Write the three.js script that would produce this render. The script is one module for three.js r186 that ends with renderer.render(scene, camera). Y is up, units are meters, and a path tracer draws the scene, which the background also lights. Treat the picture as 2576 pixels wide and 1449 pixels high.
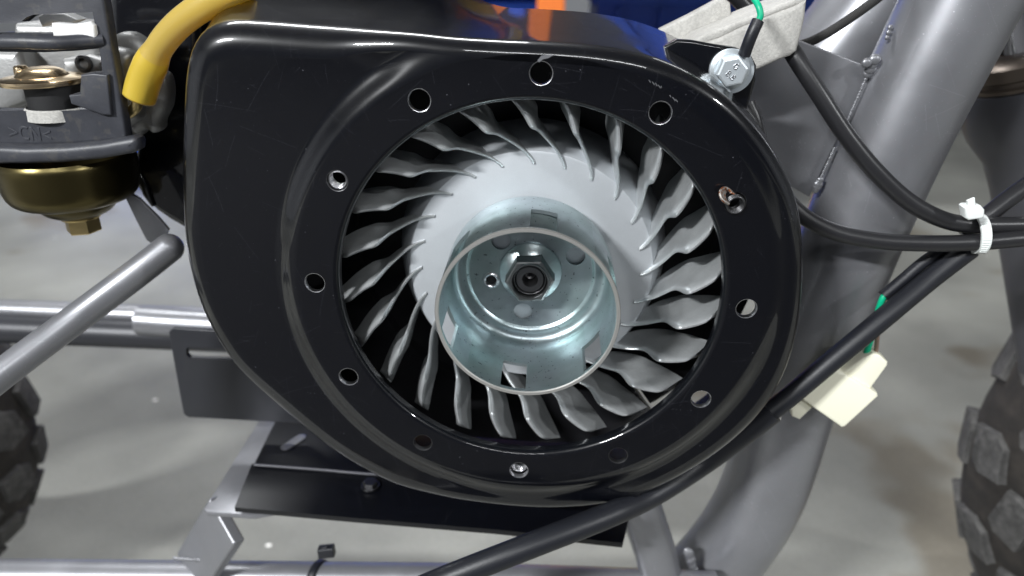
import * as THREE from 'three';
import { mergeGeometries, mergeVertices, toCreasedNormals } from 'three/addons/utils/BufferGeometryUtils.js';
import { RoundedBoxGeometry } from 'three/addons/geometries/RoundedBoxGeometry.js';
import { RectAreaLightUniformsLib } from 'three/addons/lights/RectAreaLightUniformsLib.js';
import { TextGeometry } from 'three/addons/geometries/TextGeometry.js';
import { FontLoader } from 'three/addons/loaders/FontLoader.js';
import { Brush, Evaluator, SUBTRACTION } from 'three-bvh-csg';

// ------------------------------------------------------------------ camera, lamps, exposure
const scene = new THREE.Scene();
scene.background = new THREE.Color(0x000000);
const F = 1870, PITCH = -0.42556, YAW = 0.05258;
const eye = new THREE.Vector3(0.00756, 0.12633, 0.27133);
const camera = new THREE.PerspectiveCamera(2 * Math.atan(724.5 / F) * 180 / Math.PI, 16 / 9, 0.01, 40);
camera.rotation.set(PITCH, YAW, 0, 'YXZ');
camera.position.copy(eye);
camera.focus = 0.29;
camera.userData.fStop = 7.5;
scene.add(camera);
camera.updateMatrixWorld(true);
const renderer = new THREE.WebGLRenderer();
renderer.toneMapping = THREE.LinearToneMapping;
renderer.toneMappingExposure = 0.9;
renderer.shadowMap.enabled = true;
RectAreaLightUniformsLib.init();
const FLOOR = -0.42, CEIL = 1.85;
const LAMPS = [   // x, z, width, length, intensity, label
  [-1.7, 2.1, 0.6, 0.13, 1180, 'bright rectangular ceiling lamp out front to the left of the bike'],
  [2.6, 1.9, 0.17, 0.15, 1000, 'bright rectangular ceiling lamp out front to the right of the bike'],
  [0.35, 2.45, 1.4, 0.12, 75, 'bright rectangular ceiling lamp straight out in front of the engine'],
  [-0.6, -0.95, 1.2, 0.3, 42, 'added unseen ceiling lamp lighting the blue bins behind the bike'],  // added to light the bins, shelf and floor behind
  [1.6, -1.9, 1.2, 0.3, 9, 'added unseen ceiling lamp lighting the floor behind on the fork side'],  // likewise added, to light the rear floor
];

// ------------------------------------------------------------------ helpers
const R = (d) => d * Math.PI / 180, V = (x, y, z) => new THREE.Vector3(x, y, z);
let seed = 20240611;
const rnd = () => { seed |= 0; seed = seed + 0x6D2B79F5 | 0; let t = Math.imul(seed ^ seed >>> 15, 1 | seed); t = t + Math.imul(t ^ t >>> 7, 61 | t) ^ t; return ((t ^ t >>> 14) >>> 0) / 4294967296; };
const clamp = (x, a = 0, b = 1) => Math.min(b, Math.max(a, x)), lerp = (a, b, t) => a + (b - a) * t;
const sstep = (t) => { t = clamp(t); return t * t * (3 - 2 * t); };
const table = (tab, u) => { for (let i = 1; i < tab.length; i++) if (u <= tab[i][0]) { const k = (u - tab[i - 1][0]) / (tab[i][0] - tab[i - 1][0]); return lerp(tab[i - 1][1], tab[i][1], k); } return tab[tab.length - 1][1]; };
const ray = (px, py) => V((px - 1288) / F, -(py - 724.5) / F, -1).applyQuaternion(camera.quaternion);
const at = (px, py, z) => { const d = ray(px, py); return eye.clone().addScaledVector(d, (z - eye.z) / d.z); };
const atY = (px, py, y) => { const d = ray(px, py); return eye.clone().addScaledVector(d, (y - eye.y) / d.y); };
const pxm = (p) => p.clone().sub(eye).applyQuaternion(camera.quaternion.clone().invert()).z / -F;   // metres per layout unit at p
const names = {};
const numbered = (n) => { const k = names[n] = (names[n] ?? -1) + 1; return k ? `${n}_${String(k).padStart(3, '0')}` : n; };
function thing(name, label, category, pos = [0, 0, 0], group) {
  const o = new THREE.Group(); o.name = numbered(name); o.userData = { label, category }; if (group) o.userData.group = group;
  o.position.set(...pos); scene.add(o); return o;
}
function tag(o, label, category, group) { o.userData = { label, category }; if (group) o.userData.group = group; return o; }
function boxUV(g) {   // uv in metres, along the plane each face lies in
  const n = g.index ? g.toNonIndexed() : g; const p = n.attributes.position, uv = new Float32Array(p.count * 2);
  const a = V(), b = V(), c = V();
  for (let i = 0; i < p.count; i += 3) {
    a.fromBufferAttribute(p, i); b.fromBufferAttribute(p, i + 1); c.fromBufferAttribute(p, i + 2);
    const nn = b.clone().sub(a).cross(c.clone().sub(a)); const ax = Math.abs(nn.x), ay = Math.abs(nn.y), az = Math.abs(nn.z);
    for (let k = 0; k < 3; k++) { const q = [a, b, c][k]; const s = az >= ax && az >= ay ? [q.x, q.y] : ay >= ax ? [q.x, q.z] : [q.z, q.y]; uv[(i + k) * 2] = s[0]; uv[(i + k) * 2 + 1] = s[1]; }
  }
  n.setAttribute('uv', new THREE.BufferAttribute(uv, 2)); return n;
}
const clean = (g) => { const n = g.index ? g.toNonIndexed() : g; for (const k of Object.keys(n.attributes)) if (!['position', 'normal', 'uv'].includes(k)) n.deleteAttribute(k); n.clearGroups?.(); return n; };
function obj(name, geos, mat, parent = scene, keepUV = false) {
  const list = (Array.isArray(geos) ? geos : [geos]).map((g) => clean(keepUV ? g : boxUV(g)));
  const m = new THREE.Mesh(list.length > 1 ? mergeGeometries(list) : list[0], mat);
  m.name = parent === scene ? numbered(name) : name; m.castShadow = m.receiveShadow = true; parent.add(m); return m;
}
function struct(name, geos, mat) { const m = obj(name, geos, mat); m.userData = { kind: 'structure' }; return m; }
function grid(rows, closed) {   // rows of points -> smooth surface
  const nr = rows.length, nc = rows[0].length, pos = [], idx = [];
  for (const r of rows) for (const p of r) pos.push(p.x, p.y, p.z);
  const cc = closed ? nc : nc - 1;
  for (let i = 0; i < nr - 1; i++) for (let j = 0; j < cc; j++) { const a = i * nc + j, b = i * nc + (j + 1) % nc, c = a + nc, d = b + nc; idx.push(a, c, b, b, c, d); }
  const g = new THREE.BufferGeometry(); g.setAttribute('position', new THREE.Float32BufferAttribute(pos, 3)); g.setIndex(idx);
  g.setAttribute('uv', new THREE.Float32BufferAttribute(new Float32Array(pos.length / 3 * 2), 2));
  g.computeVertexNormals(); return g;
}
const crease = (g, deg = 40) => { g.scale(2000, 2000, 2000); const c = toCreasedNormals(g, R(deg)); c.scale(0.0005, 0.0005, 0.0005); return c; };   // the addon joins points closer than a hundredth of a unit
function latheZ(prof, n = 96) { const g = new THREE.LatheGeometry(prof.map(([r, z]) => new THREE.Vector2(Math.max(r, 0.00001), z)), n); g.rotateX(Math.PI / 2); return crease(g, 35); }   // profile (r, z), axis z
function latheY(prof, n = 72) { return crease(new THREE.LatheGeometry(prof.map(([r, z]) => new THREE.Vector2(Math.max(r, 0.00001), z)), n), 35); }
const curve = (pts, t = 0.5) => new THREE.CatmullRomCurve3(pts, false, 'centripetal', t);
function tube(pts, r, seg = 80, rad = 20) {
  const c = pts.length > 1 ? curve(pts) : null; const g = [new THREE.TubeGeometry(c, seg, r, rad)];
  for (const e of [0, 1]) { const p = c.getPoint(e), d = c.getTangent(e); const s = new THREE.CircleGeometry(r, rad); s.lookAt(d.multiplyScalar(e ? 1 : -1)); s.translate(p.x, p.y, p.z); g.push(s); }
  return mergeGeometries(g.map((x) => clean(x)));
}
const cable = (pts, rpx, seg = 110, rad = 20) => { const w = pts.map((p) => at(...p)); return tube(w, rpx * pxm(w[w.length >> 1]), seg, rad); };
function pxShape(pts, z, holes = [], smooth = false) {
  const w = (list) => list.map(([x, y]) => { const p = at(x, y, z); return new THREE.Vector2(p.x, p.y); });
  const s = new THREE.Shape(smooth ? new THREE.SplineCurve([...w(pts), w(pts)[0]]).getPoints(pts.length * 6).slice(0, -1) : w(pts));
  for (const h of holes) s.holes.push(new THREE.Path(w(h)));
  return s;
}
function slab(pts, z, depth, bevel = 0.0008, holes = [], smooth = false, seg = 3) {   // outline read off the layout at depth z, front face at z
  const g = new THREE.ExtrudeGeometry(pxShape(pts, z, holes, smooth), { depth: depth - 2 * bevel, bevelEnabled: bevel > 0, bevelThickness: bevel, bevelSize: bevel, bevelOffset: -bevel, bevelSegments: seg, curveSegments: 16 });
  g.translate(0, 0, z - depth + bevel); return crease(g, 32);
}
const rbox = (w, h, d, r, p = [0, 0, 0], rot = [0, 0, 0]) => { const g = new RoundedBoxGeometry(w, h, d, 3, r); g.rotateX(rot[0]); g.rotateY(rot[1]); g.rotateZ(rot[2]); g.translate(...p); return g; };
function hexHead(af, h, ch) {   // hexagon along z, chamfered
  const rr = af / Math.sqrt(3); const s = new THREE.Shape(); for (let i = 0; i < 6; i++) s[i ? 'lineTo' : 'moveTo'](rr * Math.cos(i * Math.PI / 3), rr * Math.sin(i * Math.PI / 3)); s.closePath();
  const g = new THREE.ExtrudeGeometry(s, { depth: h - ch, bevelEnabled: true, bevelThickness: ch, bevelSize: ch * 1.1, bevelOffset: -ch * 1.1, bevelSegments: 2 }); return crease(g, 20);
}
// a solid of revolution along any axis: profile (r, along), from a to b
function along(prof, a, b, n = 64) { const g = latheY(prof, n); const d = b.clone().sub(a).normalize(); g.applyQuaternion(new THREE.Quaternion().setFromUnitVectors(V(0, 1, 0), d)); g.translate(a.x, a.y, a.z); return g; }

// ------------------------------------------------------------------ textures
function noiseGrid(n) { const a = new Float32Array(n * n); for (let i = 0; i < a.length; i++) a[i] = rnd(); return a; }
const NG = noiseGrid(64);
function vnoise(x, y, per, off) { const xi = Math.floor(x), yi = Math.floor(y), fx = sstep(x - xi), fy = sstep(y - yi); const g = (i, j) => NG[(((j % per + per) % per + off * 7) & 63) * 64 + (((i % per + per) % per + off * 13) & 63)]; return lerp(lerp(g(xi, yi), g(xi + 1, yi), fx), lerp(g(xi, yi + 1), g(xi + 1, yi + 1), fx), fy); }
function fbm(x, y, per, oct, off = 0) { let s = 0, a = 0.5, n = 0; for (let o = 0; o < oct; o++) { s += a * vnoise(x * per, y * per, Math.min(per, 64), off + o); n += a; a *= 0.55; per *= 2; } return s / n; }
function tex(size, fn, srgb, metres) {
  const d = new Uint8Array(size * size * 4);
  for (let j = 0; j < size; j++) for (let i = 0; i < size; i++) { const c = fn(i / size, j / size, i, j), k = (j * size + i) * 4; const q = typeof c === 'number' ? [c, c, c] : c; for (let m = 0; m < 3; m++) d[k + m] = clamp(q[m]) * 255; d[k + 3] = 255; }
  const t = new THREE.DataTexture(d, size, size); t.wrapS = t.wrapT = THREE.RepeatWrapping; t.magFilter = THREE.LinearFilter; t.minFilter = THREE.LinearMipmapLinearFilter; t.generateMipmaps = true;
  if (srgb) t.colorSpace = THREE.SRGBColorSpace; t.repeat.set(1 / metres, 1 / metres); t.needsUpdate = true; return t;
}
function marks(size, base, list) { const a = new Float32Array(size * size).fill(base); list(a, (x, y, v, r = 0) => { for (let j = -r; j <= r; j++) for (let i = -r; i <= r; i++) if (i * i + j * j <= r * r + .3) { const k = ((Math.round(y) + j + size * 4) % size) * size + (Math.round(x) + i + size * 4) % size; a[k] = Math.max(a[k], v); } }); return a; }
// scratches and dust on black paint: fine hair scratches, a few longer ones, specks
const SZ = 1024;
const scr = marks(SZ, 0, (a, put) => {
  for (let i = 0; i < 260; i++) { let x = rnd() * SZ, y = rnd() * SZ, an = rnd() * 6.28, L = 12 + rnd() * rnd() * 150, v = 0.1 + rnd() * 0.3; for (let s = 0; s < L; s++) { an += (rnd() - .5) * 0.03; x += Math.cos(an); y += Math.sin(an); if (rnd() < .86) put(x, y, v * (0.5 + 0.5 * rnd())); } }
  for (let i = 0; i < 420; i++) put(rnd() * SZ, rnd() * SZ, 0.25 + rnd() * 0.6, rnd() < .12 ? 1 : 0);
  for (let c = 0; c < 10; c++) { const x = rnd() * SZ, y = rnd() * SZ; for (let i = 0; i < 26; i++) put(x + (rnd() - .5) * 50, y + (rnd() - .5) * 40, 0.2 + rnd() * .4, rnd() < .1 ? 1 : 0); }
});
const S = (u, v) => scr[(v | 0) * SZ + (u | 0)];
const SPOT = Array.from({ length: 46 }, () => [rnd() * 1024, rnd() * 1024, 0.7 + rnd() * 0.9]);
const T = {
  paintC: tex(SZ, (u, v, i, j) => { const s = S(i, j); return [0.022 + s * .45, 0.025 + s * .45, 0.045 + s * .45]; }, true, 0.16),
  paintR: tex(SZ, (u, v, i, j) => 0.26 + 0.12 * fbm(u, v, 6, 5, 2) + S(i, j) * 0.5, false, 0.16),
  coatR: tex(512, (u, v) => 0.025 + 0.11 * sstep((fbm(u, v, 5, 5, 12) - .5) * 5) * (0.5 + 0.5 * fbm(u, v, 30, 3, 4)), false, 0.2),
  frameR: tex(512, (u, v) => 0.28 + 0.2 * fbm(u, v, 9, 5, 6), false, 0.14),
  cast: tex(512, (u, v) => 0.6 * fbm(u, v, 40, 3, 1) + 0.4 * fbm(u, v, 8, 3, 4), false, 0.03),
  castC: tex(512, (u, v, i, j) => { const f = fbm(u, v, 6, 5, 3), d = rnd() < 0.004 ? 0.55 : 1; const b = (0.78 + 0.14 * (f - .5)) * d; return [b * .985, b, b * 1.005]; }, true, 0.05),
  discC: tex(512, (u, v) => { const b = 0.79 + 0.05 * (fbm(u, v, 4, 4, 3) - .5) + 0.03 * (rnd() - .5); return [b * .975, b * .995, b * 1.015]; }, true, 0.06),
  zincC: tex(1024, (u, v) => { const f = fbm(u, v, 5, 5, 6), h = fbm(u, v, 3, 3, 9); const sp = fbm(u, v, 64, 2, 3) > 0.88 - 0.10 * fbm(u, v, 4, 2, 8) ? 0.6 : 1; const b = (0.70 + 0.18 * (f - .5)) * sp; return [b * (0.90 + .1 * (h - .5)), b * 0.985, b * (0.995 + .06 * (h - .5))]; }, true, 0.06),
  zincR: tex(512, (u, v) => 0.24 + 0.22 * fbm(u, v, 7, 5, 5), false, 0.05),
  floorC: tex(1024, (u, v, i, j) => { if (SPOT.some(([x, y, r]) => (x - i) ** 2 + (y - j) ** 2 < r * r)) return [.95, .94, .92]; const f = fbm(u, v, 4, 6, 2), g = fbm(u, v, 14, 4, 7), b = 0.5 + 0.28 * (f - .5) + 0.12 * (g - .5) + 0.03 * (rnd() - .5); const st = sstep((fbm(u, v, 9, 4, 11) - .66) * 8) * .10; return [b * 1.0 - st * .8, b * 1.0 - st, b * .955 - st * 1.2]; }, true, 1.9),
  floorR: tex(512, (u, v) => 0.42 + 0.3 * fbm(u, v, 8, 5, 5), false, 1.3),
  rubC: tex(512, (u, v) => { const f = fbm(u, v, 9, 5, 1), b = 0.13 + 0.11 * (f - .45); return [b * 1.1, b * .99, b * .9]; }, true, 0.06),
  rubTop: tex(512, (u, v) => { const f = fbm(u, v, 12, 5, 4), b = 0.27 + 0.22 * (f - .5) + .05 * (rnd() - .5); return [b, b * .985, b * .97]; }, true, 0.05),
  plC: tex(512, (u, v) => { const f = fbm(u, v, 10, 5, 2), dirt = sstep((fbm(u, v, 16, 4, 9) - .58) * 6), sp = rnd() < .006 ? .16 : 0; const b = 0.205 + 0.05 * (f - .5) + sp; return [b + dirt * .05, b + .006 + dirt * .043, b + .03 + dirt * .025]; }, true, 0.05),
  grain: tex(512, (u, v) => fbm(u, v, 50, 2, 3), false, 0.02),
  frameC: tex(1024, (u, v, i, j) => { const f = fbm(u, v, 8, 5, 5), b = S(i, j) * 0.22 + 0.53 + 0.05 * (f - .5) + (rnd() < .001 ? .16 : 0); return [b * .99, b * .995, b * 1.025]; }, true, 0.2),
  alumC: tex(512, (u, v) => { const f = fbm(u, v, 50, 2, 2), g = fbm(u, v, 5, 4, 7), b = 0.73 + 0.10 * (f - .5) + 0.12 * (g - .5); return [b, b * .99, b * .965]; }, true, 0.035),
  rustC: tex(256, (u, v) => { const f = fbm(u, v, 8, 4, 3); return f > .52 ? [0.55, 0.34, 0.22] : [0.62, 0.6, 0.58]; }, true, 0.01),
};
const SM = (o) => new THREE.MeshStandardMaterial(o), PM = (o) => new THREE.MeshPhysicalMaterial(o);
const M = {
  paint: PM({ color: 0xffffff, map: T.paintC, roughness: 1, roughnessMap: T.paintR, clearcoat: 0.9, clearcoatRoughness: 1, clearcoatRoughnessMap: T.coatR, specularIntensity: 0.35, ior: 1.5 }),
  blackSatin: SM({ color: new THREE.Color(0.012, 0.012, 0.014), roughness: 0.4 }),
  blackDust: SM({ color: 0xffffff, map: T.paintC, roughness: 0.36 }),
  dark: SM({ color: new THREE.Color(0.008, 0.008, 0.009), roughness: 0.6 }),
  bare: SM({ color: new THREE.Color(0.62, 0.62, 0.64), metalness: 1, roughness: 0.28 }),
  cast: SM({ color: 0xffffff, map: T.castC, metalness: 0.64, roughness: 0.31, bumpMap: T.cast, bumpScale: 0.00012 }),
  disc: SM({ color: 0xffffff, map: T.discC, metalness: 0.5, roughness: 0.46, bumpMap: T.cast, bumpScale: 0.00002 }),
  zinc: SM({ color: 0xffffff, map: T.zincC, metalness: 0.88, roughness: 1, roughnessMap: T.zincR }),
  hexa: SM({ color: new THREE.Color(0.27, 0.28, 0.28), metalness: 1, roughness: 0.33, bumpMap: T.cast, bumpScale: 0.00012 }),
  nut: SM({ color: new THREE.Color(0.5, 0.56, 0.57), metalness: 1, roughness: 0.3, bumpMap: T.cast, bumpScale: 0.00006 }),
  shaft: SM({ color: new THREE.Color(0.14, 0.14, 0.145), metalness: 1, roughness: 0.4 }),
  boltZinc: SM({ color: new THREE.Color(0.72, 0.78, 0.82), metalness: 0.7, roughness: 0.4, bumpMap: T.cast, bumpScale: 0.00004 }),
  alum: SM({ color: 0xffffff, map: T.alumC, metalness: 0.25, roughness: 0.75, bumpMap: T.grain, bumpScale: 0.00012 }),
  carb: SM({ color: new THREE.Color(0.36, 0.36, 0.355), metalness: 0.75, roughness: 0.5, bumpMap: T.cast, bumpScale: 0.00012 }),
  bowl: SM({ color: new THREE.Color(0.11, 0.09, 0.04), metalness: 1, roughness: 0.3 }),
  brass: SM({ color: new THREE.Color(0.62, 0.48, 0.22), metalness: 1, roughness: 0.28 }),
  gold: SM({ color: new THREE.Color(0.72, 0.56, 0.36), metalness: 1, roughness: 0.25 }),
  hose: PM({ color: new THREE.Color(0.82, 0.61, 0.12), clearcoat: 0.6, clearcoatRoughness: 0.15, roughness: 0.4, transmission: 0.5, thickness: 0 }),
  plastic: SM({ color: 0xffffff, map: T.plC, roughness: 0.46, bumpMap: T.grain, bumpScale: 0.000025 }),
  white: SM({ color: new THREE.Color(0.82, 0.82, 0.81), roughness: 0.4 }),
  nylon: PM({ color: new THREE.Color(0.86, 0.84, 0.68), roughness: 0.42 }),
  tie: PM({ color: new THREE.Color(0.82, 0.85, 0.83), roughness: 0.4 }),
  cable: SM({ color: new THREE.Color(0.018, 0.018, 0.02), roughness: 0.33, bumpMap: T.grain, bumpScale: 0.000012 }),
  sleeve: SM({ color: new THREE.Color(0.010, 0.011, 0.015), roughness: 0.42, bumpMap: T.grain, bumpScale: 0.00003 }),
  braid: SM({ color: new THREE.Color(0.035, 0.034, 0.033), roughness: 0.7 }),
  green: SM({ color: new THREE.Color(0.0, 0.42, 0.22), roughness: 0.4 }),
  brown: SM({ color: new THREE.Color(0.25, 0.17, 0.13), roughness: 0.5 }),
  frame: PM({ color: 0xffffff, map: T.frameC, metalness: 0.55, roughness: 1, roughnessMap: T.frameR, clearcoat: 0.25, clearcoatRoughness: 0.25 }),
  rubber: SM({ color: 0xffffff, map: T.rubC, roughness: 0.85, bumpMap: T.grain, bumpScale: 0.0003 }),
  rubTop: SM({ color: 0xffffff, map: T.rubTop, roughness: 0.9, bumpMap: T.grain, bumpScale: 0.0003 }),
  fork: SM({ color: new THREE.Color(0.075, 0.075, 0.085), metalness: 0.4, roughness: 0.45 }),
  mat: SM({ color: new THREE.Color(0.018, 0.018, 0.02), roughness: 0.8 }),  // for the added dark sheet in front
  darkFrontWall: SM({ color: new THREE.Color(0.045, 0.05, 0.065), roughness: 0.7 }),  // front wall tone, darkened for the shroud to mirror
  nearBlack: SM({ color: new THREE.Color(0.024, 0.025, 0.03), roughness: 0.42, metalness: 0.2 }),
  rimEdge: SM({ color: new THREE.Color(0.6, 0.59, 0.56), metalness: 0.8, roughness: 0.38 }),
  ceil: SM({ color: new THREE.Color(0.6, 0.6, 0.6), roughness: 0.9 }),
  seal: SM({ color: new THREE.Color(0.13, 0.105, 0.085), metalness: 0.6, roughness: 0.35 }),
  hoseEnd: PM({ color: new THREE.Color(0.74, 0.54, 0.06), roughness: 0.35, transmission: 0.35, thickness: 0 }),
  chrome: SM({ color: new THREE.Color(0.75, 0.75, 0.77), metalness: 1, roughness: 0.1 }),
  rust: SM({ color: 0xffffff, map: T.rustC, metalness: 0.7, roughness: 0.45 }),
  floor: SM({ color: 0xffffff, map: T.floorC, roughness: 1, roughnessMap: T.floorR }),
  wall: SM({ color: new THREE.Color(0.42, 0.43, 0.45), roughness: 0.9 }),
  blue: SM({ color: new THREE.Color(0.025, 0.13, 0.78), roughness: 0.4 }),
  blueDark: SM({ color: new THREE.Color(0.015, 0.07, 0.45), roughness: 0.5 }),
  orange: SM({ color: new THREE.Color(0.85, 0.2, 0.03), roughness: 0.5 }),
  yellow: SM({ color: new THREE.Color(0.75, 0.55, 0.08), roughness: 0.6 }),
  card: SM({ color: new THREE.Color(0.72, 0.7, 0.68), roughness: 0.8 }),
};

// ------------------------------------------------------------------ setting: floor and the shop around
const bx = (w, h, d, x, y, z) => { const g = new THREE.BoxGeometry(w, h, d); g.translate(x, y, z); return g; };
struct('floor', bx(9, 0.1, 9, 0, FLOOR - 0.05, 0), M.floor);
struct('ceiling', bx(9, 0.1, 9, 0, CEIL + 0.05, 0), M.ceil);
for (const [w, d, x, z] of [[9, 0.1, 0, -4.45], [9, 0.1, 0, 4.45], [0.1, 8.8, -4.45, 0], [0.1, 8.8, 4.45, 0]]) struct('wall', bx(w, CEIL - FLOOR - 0.004, d, x, (CEIL + FLOOR) / 2, z), z > 1 ? M.darkFrontWall : M.wall);  // front wall is darkened so the shroud reflects black
{ const t = thing('added_dark_sheet', 'added unseen dark sheet on the floor in front, mirrored to darken the shroud', 'mat', [-0.1, FLOOR + 0.003, 2.2]); obj('dark_sheet', rbox(3.4, 0.01, 3.6, 0.004, [0, 0.005, 0]), M.mat, t); }  // added out of view so the shroud mirrors something dark
for (const [x, z, w, l, I, label] of LAMPS) {
  const t = thing('ceiling_lamp', label, 'ceiling lamp', [x, CEIL - 0.06, z]);
  obj('lamp_housing', rbox(w + 0.06, 0.05, l + 0.06, 0.01, [0, 0.03, 0]), M.wall, t);
  obj('lamp_diffuser', bx(w, 0.008, l, 0, 0, 0), SM({ color: 0xffffff, emissive: new THREE.Color(0.93, 0.97, 1), emissiveIntensity: 3, roughness: 0.5 }), t);
  const r = new THREE.RectAreaLight(new THREE.Color(0.965, 0.985, 1.0), I, w, l); r.position.set(0, -0.012, 0); r.rotation.x = -Math.PI / 2; t.add(r);
}

let SHROUD;
// ------------------------------------------------------------------ fan shroud
{
  const t = thing('fan_shroud', 'glossy black stamped steel engine fan shroud with round opening and ring of bolt holes', 'engine shroud');
  const OUT = [[2009, 640], [2003, 545], [1985, 470], [1950, 395], [1905, 325], [1850, 262], [1780, 205], [1700, 160], [1610, 128], [1500, 108], [1380, 98], [1250, 92], [1140, 85], [1059, 77], [934, 68], [777, 57], [671, 49], [590, 46], [545, 55], [508, 78], [482, 120], [468, 180], [461, 300], [459, 450], [465, 590], [480, 680], [508, 770], [552, 855], [600, 922], [700, 1015], [830, 1122], [925, 1180], [1000, 1214], [1110, 1238], [1250, 1252], [1400, 1262], [1530, 1255], [1640, 1222], [1740, 1170], [1840, 1100], [1910, 1030], [1960, 950], [1990, 860], [2005, 760]];
  const oc = new THREE.CatmullRomCurve3(OUT.map(([x, y]) => { const p = at(x, y, -0.012); p.z = 0; return p; }), true, 'centripetal').getPoints(4000);
  const NC = 288, cols = [];
  for (let k = 0; k < NC; k++) {
    const a = k / NC * 2 * Math.PI; let best = 0, bd = 9; oc.forEach((p, i) => { let d = Math.abs(Math.atan2(p.y, p.x) - (a > Math.PI ? a - 2 * Math.PI : a)); if (d > Math.PI) d = 2 * Math.PI - d; if (d < bd) { bd = d; best = i; } });
    cols.push({ a, p: oc[best].clone() });
  }
  cols.forEach((c, k) => { const d = cols[(k + 2) % NC].p.clone().sub(cols[(k + NC - 2) % NC].p).normalize(); c.n = V(d.y, -d.x, 0); });
  SHROUD = cols;
  const rows = [], R0 = 0.0935, push = (f) => rows.push(cols.map(f));
  cols.forEach((c) => {
    c.rc = lerp(0.0062, 0.0105, sstep((c.p.length() - 0.108) / 0.02));
    c.i = c.p.clone().addScaledVector(c.n, -c.rc); c.rs = Math.min(0.1052, c.i.length() - 0.0006);
    c.dep = -0.0046 * lerp(0.3, 1, sstep((c.p.length() - 0.106) / 0.016));
    c.level = (r) => { const t = clamp((r - 0.0942) / 0.0106), e = 0.46, w = 1 - e; return c.dep * (t < e ? t * t / (2 * e * w) : t > w ? 1 - (1 - t) * (1 - t) / (2 * e * w) : (t - e / 2) / w); };
    c.zl = c.level(c.i.length());
  });
  for (let k = 0; k <= 16; k++) push((c) => { const r = lerp(R0, c.rs, k / 16); return V(r * Math.cos(c.a), r * Math.sin(c.a), c.level(r)); });
  for (let k = 1; k <= 8; k++) push((c) => { const s = V(c.rs * Math.cos(c.a), c.rs * Math.sin(c.a), 0); const p = s.lerp(c.i, k / 8); p.z = lerp(c.level(c.rs), c.zl, k / 8); return p; });
  for (let k = 1; k <= 9; k++) push((c) => { const a = k / 9 * Math.PI / 2 * 0.94; const p = c.p.clone().addScaledVector(c.n, -c.rc * (1 - Math.sin(a))); p.z = c.zl - c.rc * (1 - Math.cos(a)); return p; });
  for (let k = 1; k <= 10; k++) push((c) => { const f = k / 10; const z0 = c.zl - c.rc, dg = c.a * 180 / Math.PI; const p = c.p.clone().addScaledVector(c.n, (0.0065 + 0.009 * sstep(c.n.y * 1.3 - 0.25) * sstep((-0.01 - c.p.x) / 0.04)) * f); p.z = lerp(z0, -0.064 + 0.008 * sstep((dg - 328) / 8) * sstep((364 - dg) / 8), f); return p; });
  const ringShape = new THREE.Shape(); for (let k = 0; k < NC; k++) ringShape[k ? 'lineTo' : 'moveTo'](R0 * Math.cos(k / NC * 2 * Math.PI), R0 * Math.sin(k / NC * 2 * Math.PI));
  const inner = new THREE.Path(); for (let k = 0; k < NC; k++) inner[k ? 'lineTo' : 'moveTo'](0.0795 * Math.cos(-k / NC * 2 * Math.PI), 0.0795 * Math.sin(-k / NC * 2 * Math.PI)); ringShape.holes.push(inner);
  const holes = []; for (let k = 0; k < 12; k++) { const a = Math.PI / 2 - 0.0414 - k * Math.PI / 6; holes.push(V(0.087 * Math.cos(a), 0.087 * Math.sin(a), 0)); const h = new THREE.Path(); h.absarc(holes[k].x, holes[k].y, 0.0042, 0, 2 * Math.PI, true); ringShape.holes.push(h); }
  const flat = new THREE.ShapeGeometry(ringShape, 20);
  const lip = []; for (const [r, z] of [[0.0795, 0], [0.0786, -0.00018], [0.0779, -0.0007], [0.0774, -0.0015], [0.0772, -0.0025], [0.0772, -0.005]]) lip.push(Array.from({ length: NC }, (_, k) => V(r * Math.cos(k / NC * 2 * Math.PI), r * Math.sin(k / NC * 2 * Math.PI), z)));
  obj('housing', grid(rows, true), M.paint, t);
  obj('flange_ring', [flat, grid(lip, true)], M.paint, t);
  holes.forEach((h, k) => { const rim = latheZ([[0.00425, 0.00012], [0.0041, 0.00006], [0.0039, -0.0003], [0.0039, -0.0022], [0.0042, -0.0022]], 40); rim.translate(h.x, h.y, 0); obj('hole_rim', rim, [2, 5, 7, 10].includes(k) ? M.shaft : M.bare, t); });
  // threads left in three holes, one of them torn out and rusty
  const threads = (h, n, r, z0, mat, tilt, label) => {
    const g = []; for (let i = 0; i < n; i++) { const c = new THREE.TorusGeometry(r, 0.00045, 8, 32); c.translate(0, 0, z0 + i * 0.00095); g.push(c); }
    g.push(latheZ([[r, z0 - 0.001], [r, z0 + n * 0.00095]], 32));
    const m = mergeGeometries(g.map((x) => clean(x))); m.rotateX(tilt[0]); m.rotateY(tilt[1]); m.translate(h.x + tilt[2], h.y + tilt[3], 0);
    const o = obj('thread_insert', m, mat, t); if (label) o.userData.label = label;
  };
  threads(holes[10], 5, 0.0034, -0.005, M.bare, [0.1, 0, 0, 0]);
  threads(holes[6], 4, 0.0033, -0.006, M.bare, [0.1, 0, 0, 0]);
  threads(holes[2], 6, 0.0032, -0.0035, M.shaft, [0.1, 0.1, 0, -0.0004]);
  { const c = holes[2]; const coil = []; for (let i = 0; i < 6; i++) { const k = new THREE.TorusGeometry(0.0029, 0.00055, 8, 24, Math.PI * 1.25); k.rotateZ(0.5); k.rotateY(0.5); k.rotateX(-0.7); k.translate(c.x - 0.0022 - i * 0.00042, c.y + 0.0022 + i * 0.0003, 0.0008 + i * 0.00042); coil.push(k); }
    const o = obj('torn_thread', coil, M.rust, t); o.userData.label = 'torn rusty thread coil standing out of one bolt hole'; }
  const chip = (pts) => slab(pts, 0.00022, 0.0003, 0);
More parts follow.
